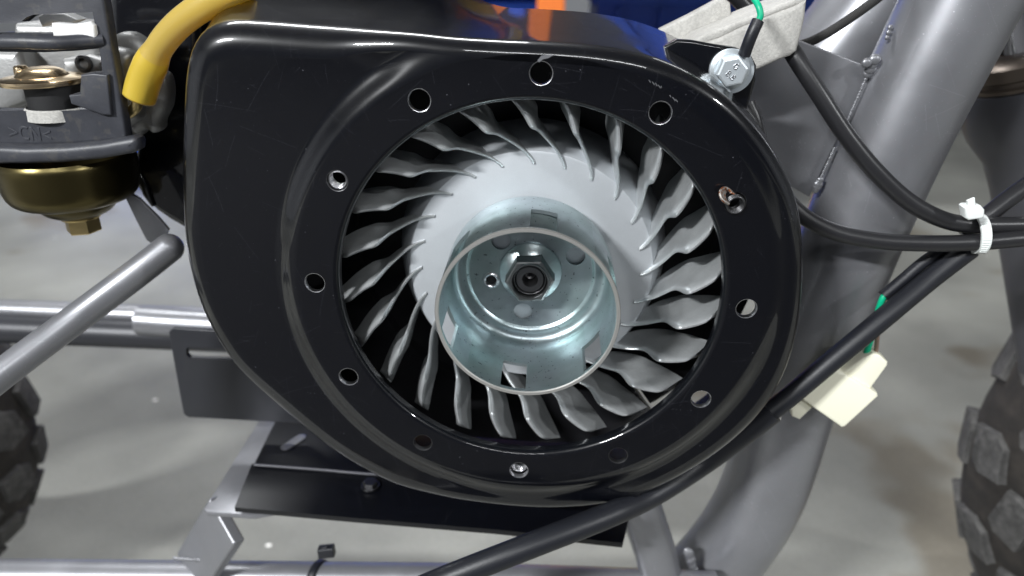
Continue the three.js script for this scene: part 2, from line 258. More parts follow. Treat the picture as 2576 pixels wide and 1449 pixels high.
  const chips = [chip([[1352, 152], [1362, 140], [1374, 137], [1392, 139], [1380, 146], [1366, 149], [1356, 157]])];
  for (const [x, y] of [[1632, 202], [1640, 206], [1648, 209], [1655, 214], [1662, 217], [1684, 240], [1691, 245], [1699, 250]]) { const w = 0.7 + rnd() * 0.8, l = 5 + rnd() * 6, k = (rnd() - .5) * 3; chips.push(chip([[x, y], [x + w, y - 1], [x + l * .7 + k, y + l - 3], [x + l * .62 + k, y + l]])); }
  obj('paint_chip', chips, M.frame, t).userData.kind = 'stuff';
  // ear towards the zinc bolt
  const ear = slab([[1648, 150], [1668, 118], [1702, 99], [1740, 101], [1800, 112], [1851, 119], [1888, 134], [1904, 165], [1903, 200], [1893, 237], [1876, 290], [1862, 330], [1740, 240], [1660, 175]], -0.03, 0.004, 0.0014, [], false, 4);
  obj('mounting_ear', ear, M.paint, t);
  const b = at(1577, 1228, -0.012); obj('mounting_boss', along([[0, 0.006], [0.004, 0.006], [0.0058, 0.005], [0.0064, 0.003], [0.0064, -0.012], [0, -0.012]], b, b.clone().add(V(0, 0.3, 1)), 40), M.paint, t);
}

// ------------------------------------------------------------------ engine block behind the fan
{
  const t = thing('engine_block', 'black engine block and crankcase seen dark between the fan blades', 'engine');
  const w = []; const sh = new THREE.Shape(); sh.absarc(0, 0, 0.088, 0, 2 * Math.PI); w.push(new THREE.ExtrudeGeometry(sh, { depth: 0.01, bevelEnabled: false, curveSegments: 64 }).translate(0, 0, -0.078));
  const ann = new THREE.Shape(); let first = true; const deg = (c) => { const d = c.a * 180 / Math.PI; return d < 304 ? d : d - 360; };
  const ord = [...SHROUD].sort((a, b) => deg(a) - deg(b));
  for (const c of ord) { const q = deg(c) > 8 ? c.p.clone().addScaledVector(c.n, 0.001) : V(0.1085 * Math.cos(c.a), 0.1085 * Math.sin(c.a), 0); ann[first ? 'moveTo' : 'lineTo'](q.x, q.y); first = false; }
  for (const c of ord.reverse()) ann.lineTo(0.085 * Math.cos(c.a), 0.085 * Math.sin(c.a));
  w.push(new THREE.ExtrudeGeometry(ann, { depth: 0.006, bevelEnabled: false }).translate(0, 0, -0.0665));
  obj('crankcase', w, M.blackSatin, t);
  obj('block_body', [rbox(0.19, 0.14, 0.11, 0.01, [-0.02, -0.02, -0.14]), rbox(0.14, 0.16, 0.08, 0.01, [-0.085, 0.02, -0.12])], M.blackSatin, t);
  for (const [px, py] of [[1108, 968], [1385, 965]]) { const p = at(px, py, -0.066); const g = latheZ([[0.005, 0.001], [0.0052, 0.0016], [0.0046, 0.0018], [0.0042, 0], [0.0042, -0.001]], 32); g.translate(p.x, p.y, -0.0675); obj('threaded_hole', g, M.shaft, t); }
  { const p = at(1198, 1015, -0.062); const g = latheZ([[0, 0.006], [0.004, 0.0055], [0.0055, 0.004], [0.006, 0]], 32); g.translate(p.x, p.y, -0.068); obj('bolt_boss', g, M.blackSatin, t); }
  const cyl = slab([[270, -40], [500, -40], [500, 590], [462, 577], [425, 556], [390, 532], [358, 498], [338, 470], [332, 430], [345, 330], [280, 250]], -0.082, 0.06, 0.004, [], false, 4);
  obj('cylinder_cover', cyl, M.paint, t);
  obj('cover_rib', slab([[338, 440], [352, 438], [372, 470], [388, 520], [380, 522], [358, 492]], -0.0805, 0.004, 0.001), M.paint, t);
  const tank = thing('fuel_tank', 'black fuel tank over the engine, mirrored in the top of the shroud', 'fuel tank', [-0.11, 0.235, -0.2]);
  obj('tank_shell', rbox(0.24, 0.13, 0.16, 0.035), M.paint, tank);
}

// ------------------------------------------------------------------ flywheel
const BLADES = 24;
{
  const t = thing('flywheel', 'cast aluminium flywheel with curved cooling fan blades inside the black shroud', 'flywheel');
  obj('disc', latheZ([[0, -0.026], [0.0515, -0.026], [0.0525, -0.0263], [0.0533, -0.0275], [0.0548, -0.031], [0.0585, -0.040], [0.061, -0.05], [0, -0.05]], 144), M.disc, t);
  { const a = R(-165.7), g = latheZ([[0, -0.0256], [0.0023, -0.0256], [0.0024, -0.026]], 28); g.translate(0.0176 * Math.cos(a), 0.0176 * Math.sin(a), 0); obj('dark_hole_plug', g, M.dark, t); }  // dark disc stands in for the shade inside the tapped hole
  const rF = [[0, 0.0475], [0.4, 0.0612], [0.5, 0.0642], [1, 0.0782]], zF = [[0, -0.0258], [0.15, -0.0245], [0.4, -0.0206], [0.45, -0.0180], [0.51, -0.0112], [0.56, -0.0098], [0.92, -0.0094], [1, -0.0118]];
  const lean = [[0, -22], [0.15, -17.5], [0.3, -12], [0.4, -8.4], [0.5, -6], [0.6, -5], [0.8, -2.2], [1, 1.2]], zB = [[0, -0.0285], [0.2, -0.034], [0.42, -0.037], [0.6, -0.031], [0.85, -0.027], [1, -0.019]], th = [[0, 0.0016], [0.3, 0.0021], [0.55, 0.0026], [0.9, 0.0024], [1, 0.0017]];
  const NU = 40, rows = [], sm = (tab, u, w) => { let q = 0; for (let k = -3; k <= 3; k++) q += table(tab, clamp(u + k * w / 3)); return q / 7; };
  for (let i = 0; i <= NU; i++) {
    const u = i / NU, r = table(rF, u), z0 = sm(zF, u, 0.025), z1 = sm(zB, u, 0.1), h = sm(th, u, 0.1) / 2, le = sm(lean, u, 0.07), sec = [];
    const P = (v, s, dz = 0) => { const hv = h + 0.0029 * v * (0.12 + 0.88 * sstep((u - 0.42) / 0.22)); const rr = r + 0.0065 * v * u * u, a = R(le + 1.6 * v) + s * hv / rr; return V(rr * Math.cos(a), rr * Math.sin(a), lerp(z0, z1, v) + dz); };
    const vs = [0.04, 0.2, 0.4, 0.6, 0.8, 1];
    for (const v of vs) sec.push(P(v, 1)); for (const v of [...vs].reverse()) sec.push(P(v, -1));
    sec.push(P(0.02, -0.75, 0.0002), P(0, -0.3, 0.0005), P(0, 0.3, 0.0005), P(0.02, 0.75, 0.0002)); rows.push(sec);
  }
  const mid = (row) => { const c = V(0, 0, 0); row.forEach((p) => c.add(p)); return c.multiplyScalar(1 / row.length); };
  const last = rows[NU], mm = mid(last); rows.push(last.map((p) => p.clone().lerp(mm, 0.5).multiplyScalar(1.004)).map((p) => p), last.map(() => mm.clone().multiplyScalar(1.006)));
  const g = boxUV(crease(grid(rows, true), 50));
  const ang = [126, 110.3, 95, 80.5, 65, 49.5, 34.5, 20, 4, -10.5, -25.7, -40.3, -55, -69.5, -84.8, -99, -113.8, -129, -144, -159, -174, 171, 156, 141];
  ang.forEach((a) => { const m = new THREE.Mesh(g, M.cast); m.name = 'fan_blade'; m.rotation.z = R(a); m.castShadow = m.receiveShadow = true; t.add(m); });
}

// ------------------------------------------------------------------ starter cup
{
  const t = thing('starter_cup', 'zinc plated steel starter cup with square windows bolted to the flywheel', 'starter cup');
  const ro = 0.0352, ri = 0.0338, zb = -0.0255, zi = -0.0243, zr = 0.0183, prof = [];
  prof.push([0.007, zi], [0.0265, zi]); for (let k = 0; k <= 6; k++) { const a = k / 6 * Math.PI / 2; prof.push([0.0268 + 0.0008 * Math.sin(a), zi + 0.0008 * (1 - Math.cos(a)) - 0.0008 * Math.sin(a) * 0]); }
  prof.length = 2;
  prof.push([0.0268, zi + 0.0002], [0.0276, zi + 0.0011], [0.0284, zi + 0.0013], [0.0292, zi + 0.0012]);
  for (let k = 0; k <= 7; k++) { const a = k / 7 * Math.PI / 2; prof.push([0.0296 + (ri - 0.0296) * Math.sin(a), zi + 0.0012 + 0.0045 * (1 - Math.cos(a))]); }
  prof.push([ri, zr - 0.0004], [ri + 0.00025, zr], [ro - 0.00025, zr], [ro, zr - 0.0004]);
  for (let k = 0; k <= 8; k++) { const a = k / 8 * Math.PI / 2; prof.push([ro - 0.006 * (1 - Math.cos(a)), zb + 0.006 * (1 - Math.sin(a))]); }
  prof.push([0.007, zb], [0.007, zi]);
  const lg = new THREE.LatheGeometry(prof.map(([r, z]) => new THREE.Vector2(r, z)), 160); lg.rotateX(Math.PI / 2);
  const body = crease(lg, 35); { const q = body.attributes; for (const k of Object.keys(q)) { const n = q[k].itemSize, a = q[k].array; for (let i = 0; i < a.length; i += 3 * n) for (let m = 0; m < n; m++) { const t0 = a[i + m]; a[i + m] = a[i + 2 * n + m]; a[i + 2 * n + m] = t0; } } for (let i = 0; i < q.normal.array.length; i++) q.normal.array[i] *= -1; }
  let cur = new Brush(boxUV(body)); cur.updateMatrixWorld();
  const ev = new Evaluator(); ev.attributes = ['position', 'normal', 'uv']; ev.useGroups = false;
  const cut = (g) => { const b = new Brush(g); b.updateMatrixWorld(); cur = ev.evaluate(cur, b, SUBTRACTION); };
  for (let k = 0; k < 6; k++) { const g = new THREE.BoxGeometry(0.014, 0.0104, 0.0198); g.translate(0.035, 0, 0.0062); g.rotateZ(R(-99.4 + k * 60)); cut(g); }
  for (const [r, a, d] of [[0.0176, -165.7, 0.0024], [0.0195, -99.4, 0.0041], [0.0207, 22, 0.0041], [0.019, 132, 0.0041]]) { const g = new THREE.CylinderGeometry(d, d, 0.01, 32); g.rotateX(Math.PI / 2); g.translate(r * Math.cos(R(a)), r * Math.sin(R(a)), -0.025); cut(g); }
  obj('cup_rim', latheZ([[ri + 0.0001, zr - 0.001], [ri - 0.0001, zr + 0.0001], [ri + 0.0002, zr + 0.0005], [ro - 0.0001, zr + 0.0005], [ro + 0.00015, zr + 0.0001], [ro + 0.0001, zr - 0.001]], 160), M.rimEdge, t);
  const m = cur.geometry; m.clearGroups(); obj('cup_body', m, M.zinc, t);
  const p = V(0.0176 * Math.cos(R(-165.7)), 0.0176 * Math.sin(R(-165.7)), zi); const rim = latheZ([[0.0024, -0.001], [0.0024, 0.0004], [0.0029, 0.0007], [0.0036, 0.0004], [0.0039, 0]], 40); rim.translate(p.x, p.y, p.z); obj('hole_rim', rim, M.bare, t);
}
// nut and crankshaft end
{
  const t = thing('flange_nut', 'dull steel hexagon flange nut in the middle of the starter cup', 'nut', [0, 0, -0.0243]);
  obj('flange', latheZ([[0.0075, 0], [0.0134, 0], [0.0134, 0.0008], [0.0128, 0.0013], [0.0108, 0.0024], [0.0098, 0.0034], [0.0075, 0.004]], 72), M.nut, t);
  const hx = hexHead(0.0182, 0.0095, 0.0008); hx.rotateZ(R(3)); hx.translate(0, 0, 0.0012);
  const b = new Brush(boxUV(hx)); b.updateMatrixWorld(); const c = new THREE.CylinderGeometry(0.0074, 0.0074, 0.04, 48); c.rotateX(Math.PI / 2); const bc = new Brush(c); bc.updateMatrixWorld();
  const ev = new Evaluator(); ev.attributes = ['position', 'normal', 'uv']; ev.useGroups = false; const g = ev.evaluate(b, bc, SUBTRACTION).geometry; g.clearGroups();
  obj('hexagon', [g, latheZ([[0.0074, 0.0103], [0.0077, 0.0114], [0.0081, 0.0114], [0.0084, 0.0109]], 72)], M.hexa, t);
  const s = thing('crankshaft', 'dark round crankshaft end with centre hole inside the nut', 'crankshaft', [0, 0, -0.0243]);
  const th = []; for (let i = 0; i < 7; i++) { const k = new THREE.TorusGeometry(0.0067, 0.0003, 6, 48); k.translate(0, 0, 0.001 + i * 0.0012); th.push(k); }
  obj('shaft_end', [latheZ([[0.0001, 0.001], [0.0022, 0.0025], [0.003, 0.0078], [0.0034, 0.0084], [0.0056, 0.0085], [0.0064, 0.0079], [0.0067, 0.007], [0.0067, -0.001]], 64), ...th], M.shaft, s);
}

// ------------------------------------------------------------------ bolts at the ear, ground wire, cast bracket
const font = await new FontLoader().loadAsync('fonts/droid/droid_sans_regular.typeface.json');
const text = (s, size, h) => { const g = new TextGeometry(s, { font, size, depth: h, curveSegments: 5, bevelEnabled: true, bevelThickness: h * 0.4, bevelSize: size * 0.03, bevelSegments: 2 }); g.center(); return g; };
{
  const p = at(1845, 182, -0.021); const t = thing('flange_bolt', 'bright zinc flange bolt stamped 8.8 clamping the ring terminal to the ear', 'bolt', [p.x, p.y, -0.0295]);
  const fl = latheZ([[0, 0.0005], [0.0074, 0.0005], [0.0078, 0.001], [0.0076, 0.0018], [0.0062, 0.003], [0, 0.0034]], 64), hx = hexHead(0.0104, 0.0062, 0.0008); hx.rotateZ(R(12));
  hx.translate(0, 0, 0.0014); for (const g of [fl, hx]) { g.rotateX(R(0)); }
  obj('flange', fl, M.boltZinc, t); obj('head', hx, M.boltZinc, t);
  const a = text('8.8', 0.0021, 0.0002), g = text('G', 0.0021, 0.0002); a.rotateZ(R(-38)); g.rotateZ(R(-38)); a.translate(-0.0007, -0.0013, 0.0077); g.translate(0.0009, 0.0021, 0.0077);
  obj('stamping', [a, g], M.bare, t);
  const q = at(1802, 250, -0.022); const t2 = thing('flange_bolt', 'silver bolt head half hidden behind the shroud edge below the ear', 'bolt', [q.x, q.y, -0.0268]);
  const f2 = latheZ([[0, 0.0005], [0.0062, 0.0005], [0.0064, 0.001], [0.006, 0.002], [0, 0.0024]], 48), h2 = hexHead(0.008, 0.005, 0.0008); h2.translate(0, 0, 0.001); obj('flange', f2, M.boltZinc, t2); obj('head', h2, M.boltZinc, t2);
}
{
  const t = thing('ground_wire', 'green wire with black shrink sleeve and ring terminal under the zinc bolt', 'wire');
  const p = at(1845, 182, -0.027); const ring = latheZ([[0.003, 0], [0.0083, 0], [0.0084, 0.0004], [0.0083, 0.0008], [0.003, 0.0008]], 48); ring.translate(p.x, p.y, -0.0298);
  obj('ring_terminal', [ring, slab([[1845, 145], [1868, 120], [1892, 128], [1885, 165]], -0.0282, 0.001, 0.0002)], M.boltZinc, t);
  obj('shrink_sleeve', [cable([[1872, 138, -0.0265], [1884, 105, -0.025], [1895, 78, -0.025], [1907, 52, -0.026]], 15.5, 40)], M.sleeve, t);
  obj('green_wire', cable([[1907, 55, -0.026], [1913, 40, -0.026], [1909, 18, -0.027], [1898, -2, -0.03], [1880, -30, -0.035]], 8.2, 40), M.green, t);
}
{
  const t = thing('cast_bracket', 'rough pale cast aluminium bracket with raised rims behind the zinc bolt', 'bracket');
  obj('front_wall', slab([[1700, 168], [1720, 122], [1811, 94], [1860, 70], [1918, 46], [2000, 14], [2031, -3], [2026, 47], [2012, 104], [2006, 128], [1990, 141], [1960, 152], [1905, 177], [1860, 190]], -0.05, 0.007, 0.0018), M.alum, t);
  obj('rim', slab([[1720, 128], [1760, 92], [1811, 72], [1900, 36], [1990, 2], [2012, -14], [2034, -10], [2028, 8], [2000, 17], [1918, 49], [1860, 74], [1811, 98]], -0.0508, 0.03, 0.0012), M.alum, t);
  obj('rear_wall', slab([[1640, 100], [1662, 74], [1735, 38], [1800, 3], [1820, -8], [1838, 8], [1843, 58], [1800, 78], [1720, 130]], -0.075, 0.008, 0.0014), M.alum, t);
}

// ------------------------------------------------------------------ frame of the bike
const rPx = (px, z, r) => r;
{
  const t = thing('minibike_frame', 'grey painted steel tube frame of the minibike around the engine', 'frame');
  const tz = -0.085;
  obj('down_tube', tube([[2480, -120], [2419, 0], [2259, 320], [2142, 590], [2062, 800], [1990, 1000], [1947, 1149], [1922, 1225], [1884, 1303], [1835, 1375], [1770, 1449], [1690, 1520]].map(([x, y]) => at(x, y, tz)), 0.0242, 160, 56), M.frame, t);
  obj('backbone_tube', tube([[2330, -160], [2230, -20], [2080, 170], [1900, 400]].map(([x, y]) => at(x, y, -0.15)), 0.027, 40, 48), M.frame, t);
  obj('gusset_plate', slab([[1880, 60], [2030, 108], [2196, 172], [2200, 190], [2110, 345], [2048, 470], [2036, 496], [1990, 470], [1860, 300]], -0.082, 0.003, 0.0006), M.frame, t);
  const weld = (a, b, n, r) => { const g = []; for (let i = 0; i < n; i++) { const f = i / (n - 1), p = at(lerp(a[0], b[0], f), lerp(a[1], b[1], f), lerp(a[2], b[2], f)); const s = new THREE.SphereGeometry(r * (0.75 + 0.5 * rnd()), 12, 9); s.scale(1 + rnd() * .3, 1 + rnd() * .3, 0.7); s.translate(p.x, p.y, p.z); g.push(s); } obj('weld_bead', g, M.frame, t); };
  weld([2184, 186, -0.078], [2200, 150, -0.076], 7, 0.0019); weld([2052, 476, -0.078], [2064, 452, -0.077], 5, 0.0016); weld([2240, 70, -0.08], [2232, 95, -0.078], 3, 0.0013); weld([2180, 158, -0.075], [2178, 162, -0.075], 2, 0.0016);
  weld([2190, 172, -0.078], [2126, 318, -0.078], 60, 0.0005); weld([2100, 372, -0.079], [2064, 450, -0.079], 40, 0.0005);
  obj('upright_tube', tube([[1590, 1215], [1622, 1310], [1648, 1390], [1690, 1560]].map(([x, y]) => at(x, y, -0.055)), 0.0118, 40, 40), M.frame, t);
  weld([1728, 1385, -0.06], [1748, 1440, -0.06], 10, 0.0024);
  obj('lower_rail', tube([[-120, 1446], [300, 1450], [800, 1455], [1300, 1462], [1800, 1480]].map(([x, y]) => at(x, y, -0.05)), 0.0095, 30, 40), M.frame, t);
  obj('cross_tube', tube([[-150, 818], [0, 826], [300, 838], [700, 856], [1100, 880]].map(([x, y]) => at(x, y, -0.17)), 0.0102, 30, 40), M.nearBlack, t);  // plain near-black tube, with a lighter tube above and a lighter sleeve
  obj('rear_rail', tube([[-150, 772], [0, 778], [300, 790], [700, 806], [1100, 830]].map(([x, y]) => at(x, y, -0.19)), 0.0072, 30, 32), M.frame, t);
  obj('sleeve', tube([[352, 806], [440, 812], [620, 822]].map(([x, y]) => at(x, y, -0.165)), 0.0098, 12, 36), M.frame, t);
  obj('brace_tube', tube([[-120, 1040, 0.015], [0, 945, 0.0], [200, 795, -0.025], [360, 675, -0.04], [425, 624, -0.047]].map((p) => at(...p)), 0.0068, 40, 36), M.frame, t);
  { const p = at(425, 624, -0.047); const s = new THREE.SphereGeometry(0.0068, 24, 16); s.translate(p.x, p.y, p.z); obj('brace_end', s, M.frame, t); }
  obj('brace_tab', slab([[300, 470], [350, 500], [398, 548], [424, 578], [415, 600], [392, 622], [368, 604], [345, 560], [316, 500]], -0.062, 0.002, 0.0004), M.frame, t);
  // plate under the engine and its strut
  const py = -0.1495; const poly = (pts, y, th, bev = 0.0006) => { const s = new THREE.Shape(pts.map(([x, yy]) => { const p = atY(x, yy, y); return new THREE.Vector2(p.x, -p.z); })); const g = new THREE.ExtrudeGeometry(s, { depth: th - 2 * bev, bevelEnabled: true, bevelThickness: bev, bevelSize: bev, bevelOffset: -bev, bevelSegments: 2 }); g.rotateX(-Math.PI / 2); g.translate(0, y - th + bev, 0); return crease(g, 30); };
  obj('mount_plate', poly([[700, 980], [740, 985], [900, 1250], [640, 1296], [522, 1288], [512, 1281]], py, 0.003), M.frame, t);
  const a = atY(571, 1305, py - 0.007), c = at(486, 1440, -0.05); const d = c.clone().sub(a); const g = rbox(0.03, d.length(), 0.007, 0.0015); g.applyQuaternion(new THREE.Quaternion().setFromUnitVectors(V(0, 1, 0), d.clone().normalize())); g.translate((a.x + c.x) / 2, (a.y + c.y) / 2, (a.z + c.z) / 2); obj('strut', g, M.frame, t);
  weld([440, 1406, -0.043], [548, 1412, -0.043], 34, 0.0011);
  // engine plate on it
  const e = thing('engine_plate', 'black steel engine mounting plate with front crease and slot under the shroud', 'mounting plate');
  const y1 = -0.1385; obj('plate', poly([[716, 1010], [1000, 1000], [1620, 1080], [1600, 1215], [940, 1194], [638, 1168]], y1, 0.004), M.blackDust, e);
  const F0 = [[634, 1166], [940, 1192], [1600, 1216]].map(([x, y]) => atY(x, y, y1 - 0.001)), B0 = [[586, 1277], [900, 1303], [1240, 1331], [1440, 1352], [1562, 1367]];
  const front = []; const N = 24; for (let r = 0; r <= 6; r++) { const f = r / 6; front.push(Array.from({ length: N + 1 }, (_, i) => { const k = i / N; const p = atY(lerp(634, 1604, k), table([[0, 1166], [0.32, 1192], [1, 1216]], k), y1 - 0.001), q = atY(lerp(590, 1566, k), table([[0, 1276], [0.32, 1304], [0.67, 1332], [1, 1366]], k), y1 - 0.0045); return p.lerp(q, f); })); }
  const g1 = grid(front, false), low = front.map((row) => row.map((p) => p.clone().add(V(0, -0.003, 0)))), g2 = grid(low, false), edge = grid([front[6], low[6]], false), le = grid([front.map((r) => r[0]), low.map((r) => r[0])], false), re = grid([front.map((r) => r[N]), low.map((r) => r[N])], false);
  obj('front_strip', [g1, g2, edge, le, re], M.blackDust, e);
  const sl = atY(738, 1112, y1 + 0.0006); const slot = new THREE.CapsuleGeometry(0.0032, 0.011, 8, 20); slot.rotateX(Math.PI / 2); slot.scale(1, 0.06, 1); slot.rotateY(R(-30)); slot.translate(sl.x, sl.y, sl.z);
  obj('slot', slot, M.bare, e); obj('crease', tube([[640, 1169], [800, 1181], [940, 1193], [1200, 1203]].map(([x, y]) => { const p = atY(x, y, y1 + 0.0002); return p; }), 0.0008, 40, 10), M.fork, e);
  const bp = atY(932, 1222, y1 - 0.0015); const bt = thing('plate_bolt', 'small dusty bolt head on the front strip of the black engine plate', 'bolt', [bp.x, bp.y, bp.z]); const hb = hexHead(0.007, 0.003, 0.0006); hb.rotateX(-Math.PI / 2); obj('head', hb, M.shaft, bt); obj('washer', latheY([[0, 0], [0.0052, 0], [0.0052, 0.0008], [0, 0.0008]], 32), M.shaft, bt);
  const sb = thing('slotted_bracket', 'dark grey flat bracket with a long slot behind the shroud corner', 'bracket');
  obj('bracket_plate', slab([[424, 836], [434, 826], [600, 836], [760, 900], [760, 1066], [690, 1062], [474, 1050], [462, 1042], [450, 980]], -0.085, 0.003, 0.0005, [[[466, 877], [474, 870], [600, 876], [600, 908], [476, 902], [467, 894]]]), M.nearBlack, sb);  // near-black base takes in part of the shade on the grey bracket
}
// ------------------------------------------------------------------ fork and tyres
{
  const t = thing('front_fork', 'dark front fork leg with bright stanchion at the right edge', 'fork');
  const z = -0.16, A = at(2532, -80, z), B = at(2640, 760, z), L = B.clone().sub(A).length(), d = B.clone().sub(A).normalize();
  const s = pxm(A.clone().lerp(B, 0.5)); const Y = (y) => (y + 80) / 840 * L;
  obj('stanchion', along([[0.016, 0], [0.016, Y(120)]], A, B), M.chrome, t);
  obj('dust_seal', along([[0.016, Y(96)], [0.024, Y(98)], [0.0275, Y(108)], [0.0275, Y(135)], [0.026, Y(140)], [0.0262, Y(150)], [0.0285, Y(152)], [0.0285, Y(160)], [0.016, Y(162)]], A, B), M.seal, t);
  obj('fork_leg', along([[0.02, Y(160)], [0.0295, Y(162)], [0.031, Y(180)], [0.031, Y(250)], [0.0295, Y(285)], [0.0235, Y(345)], [0.022, Y(420)], [0.0215, Y(760)], [0.021, Y(1100)], [0, Y(1100)]], A, B, 72), M.fork, t);
}
function tyre(name, label, cx, cz, Rr, wd, n, phase, spin) {
  const t = thing(name, label, 'tyre', [cx, FLOOR + Rr + 0.004, cz]);
  const prof = []; for (let k = 0; k <= 28; k++) { const a = lerp(-1.35, 1.35, k / 28) ; prof.push([Rr - 0.012 - 0.055 * (1 - Math.cos(a)) * (1 + 0.35 * Math.abs(Math.sin(a))), wd / 2 * Math.sin(a) / Math.sin(1.35) ]); }
  prof.push([Rr * 0.55, wd * 0.38], [Rr * 0.5, wd * 0.3]); prof.unshift([Rr * 0.5, -wd * 0.3], [Rr * 0.55, -wd * 0.38]);
  const g = new THREE.LatheGeometry(prof.map(([r, z]) => new THREE.Vector2(r, z)), 120); g.rotateX(Math.PI / 2); obj('carcass', crease(g, 60), M.rubber, t);
  const blk = (w, l, h, cut) => { const s = new THREE.Shape([[-w / 2, -l / 2 + cut], [-w / 2 + cut, -l / 2], [w / 2, -l / 2], [w / 2, l / 2 - cut], [w / 2 - cut, l / 2], [-w / 2, l / 2]].map((p) => new THREE.Vector2(...p))); const e = new THREE.ExtrudeGeometry(s, { depth: h, bevelEnabled: true, bevelThickness: 0.0012, bevelSize: 0.0012, bevelSegments: 2 }); return boxUV(crease(e, 30)); };
  const kinds = [blk(0.026, 0.03, 0.009, 0.008), blk(0.022, 0.034, 0.009, 0.006), blk(0.02, 0.04, 0.008, 0.005)];
  const side = (a, off, kind, lift, tw) => { const m = new THREE.Mesh(kinds[kind], kind === 2 ? M.rubber : M.rubTop); m.name = 'tread_block'; m.castShadow = m.receiveShadow = true; const al = off; const r = Rr - 0.0155 - 0.055 * (1 - Math.cos(al)) * (1 + 0.35 * Math.abs(Math.sin(al))) - lift - 0.0035; const zz = wd / 2 * Math.sin(al) / Math.sin(1.35);
    const nrm = V(Math.cos(a) * Math.cos(al * .8), Math.sin(a) * Math.cos(al * .8), Math.sin(al * .8)), tan = V(-Math.sin(a), Math.cos(a), 0), bin = tan.clone().cross(nrm).normalize(); const q = new THREE.Matrix4().makeBasis(bin, tan, nrm); m.quaternion.setFromRotationMatrix(q); m.rotateZ(tw); m.position.set(r * Math.cos(a), r * Math.sin(a), zz); t.add(m); };
  for (let i = 0; i < n; i++) { const a = phase + i / n * 2 * Math.PI; side(a, 0.1, 0, 0, 0.25); side(a + Math.PI / n, 0.52, 1, 0, -0.3); side(a + Math.PI / n * 0.3, -0.45, 1, 0, 0.3); side(a + 0.2 * Math.PI / n, 0.98, 2, 0, 0.15); side(a + Math.PI / n, -0.95, 2, 0, 0); }
  return t;
}
{
  const Rr = 0.222; const p = at(2425, 1330, -0.14); tyre('front_wheel_tyre', 'brown dusty knobby front tyre with worn grey tread blocks at the right edge', p.x + Rr - 0.002, -0.16, Rr, 0.12, 19, 0.1);
  const Rq = 0.19, q = at(88, 1140, -0.15); tyre('rear_wheel_tyre', 'dark knobby rear tyre in shade at the left edge', q.x - Rq - 0.043, -0.2, Rq, 0.13, 22, 0.05);
}

